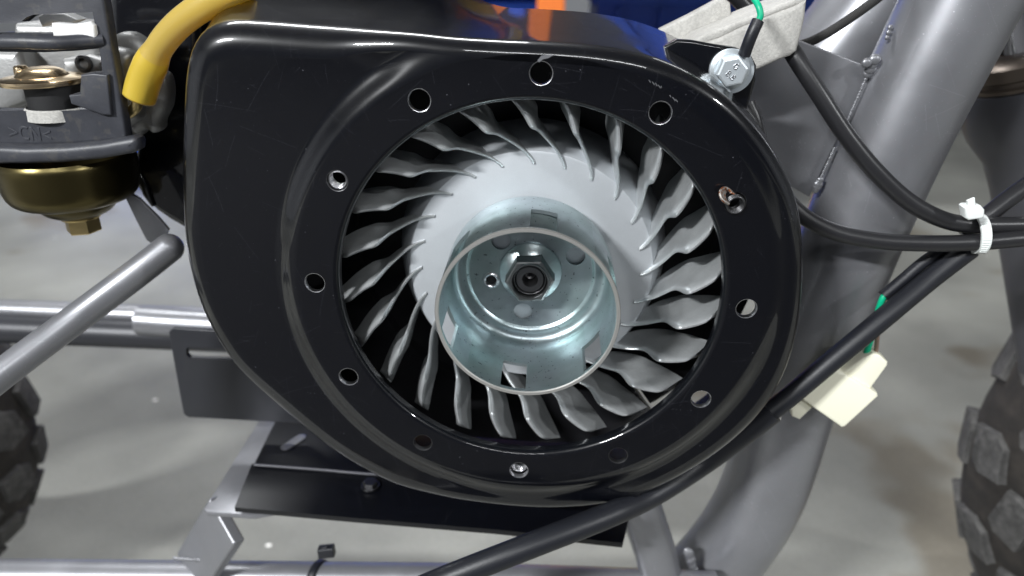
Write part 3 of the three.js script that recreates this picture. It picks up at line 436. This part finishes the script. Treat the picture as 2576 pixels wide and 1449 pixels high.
// ------------------------------------------------------------------ carburettor, plastic mount, fuel hose
{
  const t = thing('carburettor', 'metal carburettor with olive float bowl behind the black plastic mount', 'carburettor');
  const z = -0.055;
  obj('body', [slab([[30, 60], [235, 60], [250, 120], [262, 200], [262, 300], [20, 300], [20, 160]], -0.078, 0.03, 0.004), slab([[150, 150], [215, 140], [258, 150], [262, 240], [150, 235]], -0.068, 0.02, 0.004), slab([[-40, 130], [40, 128], [75, 190], [70, 260], [-40, 300]], -0.066, 0.02, 0.004)], M.carb, t);
  { const p = at(212, 160, -0.0675); const g = latheZ([[0.004, 0], [0.0038, 0.0012], [0.0026, 0.0014], [0.0024, -0.002]], 32); g.translate(p.x, p.y, p.z); obj('screw_hole', g, M.shaft, t); }
  const y0 = (py) => at(175, py, z).y, c = at(178, 440, z);
  const bowl = latheY([...new THREE.SplineCurve([[0.0285, 385], [0.0295, 400], [0.0293, 430], [0.0288, 462], [0.0278, 480], [0.0258, 493], [0.0228, 500], [0.0198, 503], [0.018, 507], [0.0166, 517], [0.0138, 530], [0.0095, 539], [0.006, 541]].map(([a, b]) => new THREE.Vector2(a, y0(b)))).getPoints(70).map((p) => [p.x, p.y]), [0, y0(541)]], 96); bowl.translate(c.x, 0, z); obj('float_bowl', bowl, M.bowl, t);
  const dx = at(197, 545, z).x; const wsh = latheY([[0, y0(538)], [0.0088, y0(538)], [0.0092, y0(541)], [0.0088, y0(545)], [0, y0(546)]], 40); wsh.translate(c.x, 0, z); obj('washer', wsh, M.brass, t);
  const hx = hexHead(0.0135, 0.007, 0.0008); hx.rotateX(Math.PI / 2); hx.rotateY(0.25); hx.translate(c.x, y0(546), z); obj('drain_bolt', hx, M.brass, t);
  const cc = at(108, 200, -0.047); const d = latheY([[0, 0.0052], [0.006, 0.005], [0.0085, 0.004], [0.0105, 0.0018], [0.0155, 0.0012], [0.0168, 0.0006], [0.017, -0.0004], [0.0166, -0.0014], [0, -0.0014]], 64); d.translate(cc.x, cc.y, cc.z); obj('choke_cover', d, M.gold, t);
  const sc = latheY([[0, 0.004], [0.0022, 0.0038], [0.0028, 0.003], [0.003, 0]], 24); const sp = at(56, 188, -0.045); sc.translate(sp.x, sp.y, sp.z); obj('cover_screw', sc, M.gold, t);
  const dr = latheY([[0.0118, -0.0014], [0.0118, -0.011], [0.0122, -0.0115], [0, -0.0115]], 56); dr.translate(cc.x + 0.0045, cc.y, cc.z); obj('drum', dr, M.dark, t);
  const rg = latheY([[0.0128, -0.011], [0.0136, -0.0116], [0.0138, -0.016], [0, -0.016]], 56); rg.translate(cc.x + 0.0045, cc.y, cc.z); obj('base_ring', rg, M.alum, t);
  obj('intake_flange', [slab([[262, 100], [290, 84], [320, 84], [350, 102], [372, 134], [378, 170], [410, 190], [421, 225], [418, 270], [402, 305], [398, 330], [378, 339], [360, 330], [345, 345], [318, 346], [290, 320]], -0.06, 0.012, 0.005, [], true, 5), slab([[270, 120], [312, 130], [328, 160], [330, 230], [345, 300], [300, 320], [270, 250]], -0.052, 0.012, 0.005, [], true, 5)], M.carb, t);
  obj('fuel_elbow', tube([[285, 296, -0.046], [312, 289, -0.044], [332, 279, -0.043], [343, 266, -0.042], [349, 246, -0.042], [352, 230, -0.042]].map((p) => at(...p)), 0.0024, 40, 20), M.brass, t);
  obj('choke_lever', [slab([[127, 58], [180, 62], [226, 54], [236, 64], [241, 94], [238, 98], [182, 101], [132, 92]], -0.034, 0.007, 0.0012), slab([[92, 42], [108, 33], [158, 34], [196, 50], [176, 60], [128, 56], [104, 68]], -0.044, 0.008, 0.0012)], M.white, t);
}
{
  const t = thing('plastic_mount', 'black dusty plastic air filter mount with openings in front of the carburettor', 'plastic housing');
  obj('frame_panel', slab([[-80, -60], [252, -60], [262, 0], [279, 110], [298, 215], [319, 350], [220, 362], [100, 369], [-80, 366]], -0.036, 0.006, 0.0012,
    [[[-60, 50], [46, 49], [62, 36], [80, 29], [238, 22], [246, 60], [250, 92], [-60, 92]], [[-60, 122], [110, 124], [190, 120], [256, 114], [266, 190], [280, 287], [200, 284], [100, 287], [-60, 282]]]), M.plastic, t);
  obj('bar', tube([[-80, 105, -0.032], [60, 106, -0.029], [140, 108, -0.030], [200, 104, -0.034], [262, 100, -0.0375]].map((p) => at(...p)), 0.0027, 50, 20), M.plastic, t);
  obj('block', slab([[202, 188], [234, 184], [270, 188], [280, 290], [258, 290], [178, 262], [172, 240], [200, 236]], -0.034, 0.008, 0.0008), M.plastic, t);
  obj('lower_flange', slab([[-80, 366], [60, 371], [160, 368], [250, 359], [330, 345], [342, 350], [347, 362], [345, 380], [330, 388], [250, 402], [150, 412], [60, 416], [-80, 414]], -0.028, 0.009, 0.003, [], false, 5), M.plastic, t);
  const m = text('>CN<', 0.0056, 0.0003); const p = at(76, 336, -0.036); m.rotateZ(R(-4)); m.translate(p.x, p.y, p.z); obj('moulded_lettering', m, M.plastic, t);
}
{
  const t = thing('fuel_hose', 'translucent yellow fuel hose curving over the shroud corner to the carburettor', 'hose');
  const path = [[349, 246, -0.042], [362, 205, -0.042], [378, 165, -0.041], [392, 135, -0.04], [421, 92, -0.037], [468, 46, -0.033], [536, 2, -0.03], [620, -40, -0.03]].map((p) => at(...p)); const c = curve(path); const rows = [], N = 110;
  const fr = c.computeFrenetFrames(N, false);
  for (let i = 0; i <= N; i++) { const u = i / N, p = c.getPointAt(u); const r = lerp(0.0068, 0.0054, sstep((u - 0.2) / 0.14)); rows.push(Array.from({ length: 32 }, (_, k) => { const a = k / 32 * 2 * Math.PI; return p.clone().addScaledVector(fr.normals[i], r * Math.cos(a)).addScaledVector(fr.binormals[i], r * Math.sin(a)); })); }
  const ce = rows[0].map((p) => p.clone().lerp(path[0], 0.35)); obj('hose_body', grid(rows.slice(30), true), M.hose, t); obj('hose_end', grid([ce, ...rows.slice(0, 31)], true), M.hoseEnd, t);
}

// ------------------------------------------------------------------ cables, tie, connector
tag(obj('cable', cable([[1975, 100, -0.06], [2005, 150, -0.055], [2060, 235, -0.05], [2130, 342, -0.046], [2200, 428, -0.044], [2290, 510, -0.044], [2380, 555, -0.046], [2450, 566, -0.048], [2590, 566, -0.05]], 22), M.cable), 'black cable running down across the grey tube to the top of the white tie', 'cable');
tag(obj('cable', cable([[1880, 260, -0.06], [1897, 300, -0.058], [1920, 400, -0.055], [1955, 470, -0.052], [2010, 535, -0.048], [2090, 580, -0.045], [2200, 605, -0.043], [2320, 612, -0.043], [2450, 610, -0.044], [2590, 598, -0.046]], 21), M.cable), 'black cable passing low behind the shroud edge to the bottom of the white tie', 'cable');
tag(obj('cable', cable([[2420, 590, -0.055], [2480, 545, -0.055], [2530, 505, -0.057], [2600, 455, -0.06]], 22), M.cable), 'black cable rising from the white tie to the right edge', 'cable');
tag(obj('cable', cable([[1900, 1062, -0.026], [1960, 1018, -0.028], [2100, 902, -0.034], [2220, 802, -0.04], [2340, 702, -0.048], [2440, 625, -0.052]], 26), M.sleeve), 'thick black cable slanting down from the white tie in front of the connector', 'cable');
tag(obj('cable', cable([[2222, 745, -0.05], [2270, 705, -0.052], [2330, 655, -0.054], [2410, 605, -0.056]], 15, 40), M.sleeve), 'thin black sleeve end from which green and brown wires come out', 'cable');
{
  const t = thing('cable_loom', 'black split loom tube running under the shroud from bottom to lower right', 'cable loom');
  obj('loom_tube', cable([[1040, 1490, 0.03], [1120, 1456, 0.027], [1330, 1374, 0.018], [1540, 1292, 0.0], [1640, 1245, -0.014], [1760, 1170, -0.026], [1870, 1090, -0.026], [1942, 1034, -0.026]], 30, 140, 24), M.sleeve, t);
  const p = at(1942, 1034, -0.026), q = at(1960, 1020, -0.026); const g = new THREE.TorusGeometry(30 * pxm(p), 0.0006, 8, 36, 2.6); g.rotateZ(-1.9); g.rotateY(Math.PI / 2 * 0.75); g.applyQuaternion(new THREE.Quaternion().setFromAxisAngle(V(0, 0, 1), Math.atan2(q.y - p.y, q.x - p.x))); g.translate(p.x, p.y, p.z); obj('loom_end', g, M.alum, t);
  const b = tag(obj('braided_cable', (() => { const pts = [[1990, 120, -0.09], [2036, 106, -0.088], [2090, 78, -0.085], [2150, 38, -0.082], [2220, -14, -0.08], [2270, -60, -0.08]].map((x) => at(...x)); const c = curve(pts); const out = [tube(pts, 0.0019, 70, 14)]; for (let i = 0; i < 90; i++) { const u = i / 90; const k = new THREE.TorusGeometry(0.0019, 0.00028, 6, 16); k.lookAt(c.getTangentAt(u).add(V(0.25, 0, 0.2))); const w = c.getPointAt(u); k.translate(w.x, w.y, w.z); out.push(k); } return out.map((g) => clean(boxUV(g))); })(), M.braid), 'thin braided black cable rising behind the cast bracket', 'cable');
  tag(obj('cable', cable([[1800, -60, -0.12], [1850, -10, -0.12], [1880, 22, -0.12], [1930, 78, -0.12]], 20, 40), M.cable), 'dark cable disappearing behind the cast bracket below the green wire', 'cable');
}
{
  const t = thing('cable_tie', 'white nylon cable tie holding the black cables at the right', 'cable tie');
  obj('head', [slab([[2427, 524], [2434, 519], [2470, 519], [2478, 528], [2478, 543], [2472, 550], [2438, 555], [2431, 550]], -0.034, 0.006, 0.0009), slab([[2434, 506], [2453, 498], [2455, 522], [2436, 524]], -0.0345, 0.0016, 0.0003)], M.tie, t);
  const ctr = [at(2460, 588, -0.047)]; const rows = []; const N = 56; const a1 = 0.0078, b1 = 0.0066;
  for (const w of [-1, 1]) rows.push(Array.from({ length: N }, (_, k) => { const a = k / N * 2 * Math.PI; return ctr[0].clone().add(V(0.0021 * w + 0.0023 * -Math.sin(a) * 0.6, a1 * Math.sin(a), b1 * Math.cos(a))); }));
  const out = rows.map((r) => r.map((p) => { const d = p.clone().sub(ctr[0]); d.x = 0; return p.clone().addScaledVector(d.normalize(), 0.0011); }));
  obj('strap', [grid(rows, true), grid(out, true), grid([rows[0], out[0]], true), grid([rows[1], out[1]], true)], M.tie, t);
  const teeth = []; for (let k = 0; k < 14; k++) { const a = R(-45 + k * 7.5); const g = rbox(0.003, 0.0005, 0.0005, 0.0002); g.translate(ctr[0].x - 0.0014 * Math.sin(a), ctr[0].y + (a1 + 0.0012) * Math.sin(a), ctr[0].z + (b1 + 0.0012) * Math.cos(a)); teeth.push(g); } obj('strap_ribs', teeth, M.tie, t);
  const b = thing('cable_tie', 'black cable tie with clipped end on the lower rail', 'cable tie');
  obj('head', [slab([[797, 1386], [836, 1382], [840, 1404], [800, 1408]], -0.038, 0.005, 0.0006), slab([[808, 1378], [822, 1376], [824, 1390], [810, 1390]], -0.039, 0.0016, 0.0003)], M.sleeve, b);
  const p = at(800, 1455, -0.05); const s = new THREE.TorusGeometry(0.0103, 0.0007, 8, 48); s.scale(1, 1, 3.4); s.rotateY(Math.PI / 2 - 0.25); s.translate(p.x, p.y, p.z); obj('strap', s, M.sleeve, b);
}
{
  const t = thing('connector', 'cream nylon two part plug connector hanging against the frame tube', 'connector');
  const z = -0.042;
  obj('female_shell', [slab([[2019, 1003], [2120, 918], [2186, 962], [2239, 1010], [2163, 1075], [2098, 1048], [2025, 1010]].slice(0, 0).concat([[2020, 998], [2108, 930], [2168, 966], [2169, 978], [2110, 1052], [2096, 1066]].slice(0, 0), [[2020, 992], [2116, 918], [2237, 967]].slice(0, 0), [[2018, 1000], [2024, 992], [2100, 932], [2112, 934], [2208, 990], [2210, 998], [2127, 1074], [2118, 1076], [2022, 1009]]), z, 0.0125, 0.0012)], M.nylon, t);
  obj('male_shell', slab([[2104, 944], [2160, 902], [2188, 890], [2204, 894], [2224, 911], [2223, 920], [2172, 990], [2150, 980]].map(([x, y]) => [x + 10, y]), z - 0.002, 0.0095, 0.001), M.nylon, t);
  obj('latch', slab([[1990, 1030], [2022, 1006], [2044, 1026], [2012, 1056], [1993, 1048]], z - 0.003, 0.005, 0.0008), M.nylon, t);
  obj('green_wire', cable([[2176, 898, z - 0.006], [2184, 875, z - 0.006], [2196, 830, z - 0.007], [2210, 780, z - 0.008], [2222, 748, z - 0.008], [2240, 728, z - 0.009]], 8, 40), M.green, t);
  obj('brown_wire', cable([[2200, 906, z - 0.006], [2204, 880, z - 0.006], [2208, 840, z - 0.006], [2216, 790, z - 0.007], [2232, 748, z - 0.009], [2250, 725, z - 0.009]], 5.5, 40), M.brown, t);
}

// ------------------------------------------------------------------ things standing behind
function bin(name, label, x, y, z, w, h, d, mat) {
  const t = thing(name, label, 'storage bin', [x, y, z]);
  obj('bin_body', [bx(w, 0.008, d, 0, 0.004, 0), bx(w, h - 0.01, 0.008, 0, h / 2 + 0.004, d / 2 - 0.004), bx(w, h - 0.01, 0.008, 0, h / 2 + 0.004, -d / 2 + 0.004), bx(0.008, h - 0.01, d - 0.017, -w / 2 + 0.004, h / 2 + 0.004, 0), bx(0.008, h - 0.01, d - 0.017, w / 2 - 0.004, h / 2 + 0.004, 0)], mat, t);
  obj('bin_rim', [rbox(w + 0.024, 0.03, 0.014, 0.004, [0, h - 0.014, d / 2 + 0.008]), rbox(w + 0.024, 0.03, 0.014, 0.004, [0, h - 0.014, -d / 2 - 0.008]), rbox(0.014, 0.03, d, 0.004, [-w / 2 - 0.008, h - 0.014, 0]), rbox(0.014, 0.03, d, 0.004, [w / 2 + 0.008, h - 0.014, 0])], mat, t);
  for (let k = 0; k < 5; k++) obj('bin_rib', bx(0.012, h - 0.05, 0.012, -w / 2 + (k + 0.5) * w / 5, h / 2 - 0.01, d / 2 + 0.007), mat, t);
  return t;
}
bin('storage_bin', 'blue plastic bin on the floor behind the carburettor at the left edge', -1.0, FLOOR + 0.002, -1.7, 0.6, 0.36, 0.4, M.blue);
bin('storage_bin', 'blue plastic bin on the floor left of the orange post', -0.3, FLOOR + 0.002, -1.7, 0.62, 0.44, 0.4, M.blue);
bin('storage_bin', 'blue plastic bin on the floor right of the orange post', 0.36, FLOOR + 0.002, -1.8, 0.5, 0.46, 0.42, M.blueDark);
{
  const p = at(1386, 10, -1.32); const t = thing('rack_post', 'orange steel rack post behind the top of the shroud', 'rack', [p.x, FLOOR, -1.32]);
  obj('post', rbox(0.055, 1.9, 0.05, 0.004, [0, 0.95, 0]), M.orange, t); obj('foot', rbox(0.12, 0.012, 0.1, 0.003, [0, 0.006, 0]), M.orange, t);
  const b = thing('rack_shelf', 'rack shelf with white front rail above the blue bins', 'shelf', [0, 0, 0]);
  obj('shelf_board', bx(2.6, 0.03, 0.5, -0.35, 0.1, -1.62), M.card, b); obj('front_rail', bx(2.6, 0.08, 0.03, -0.35, 0.1, -1.35), M.card, b);
}
bin('storage_bin', 'blue plastic bin up on the rack shelf, only mirrored in the shroud', -0.35, 0.117, -1.6, 0.6, 0.4, 0.4, M.blue);
bin('storage_bin', 'dark blue plastic bin up on the rack shelf beside the orange post', 0.42, 0.117, -1.6, 0.6, 0.36, 0.4, M.blueDark);
{ const p = at(1650, 62, -1.25); const t = thing('carton', 'yellow carton on the floor behind the cast bracket', 'carton', [p.x, FLOOR, -1.3]); obj('carton_body', rbox(0.16, 0.34, 0.2, 0.004, [0, 0.171, 0]), M.yellow, t); obj('carton_flap', bx(0.15, 0.003, 0.09, 0, 0.343, 0.05), M.yellow, t);
  const q = at(1562, 40, -1.3); const c = thing('white_jug', 'white plastic jug standing behind the shroud beside the yellow carton', 'jug', [q.x, FLOOR, -1.32]); obj('jug_body', latheY([[0, 0.002], [0.05, 0.002], [0.055, 0.01], [0.055, 0.28], [0.045, 0.34], [0.02, 0.37], [0, 0.372]], 40), M.white, c); obj('jug_cap', latheY([[0.021, 0.366], [0.021, 0.39], [0, 0.391]], 32), M.orange, c); }

renderer.render(scene, camera);
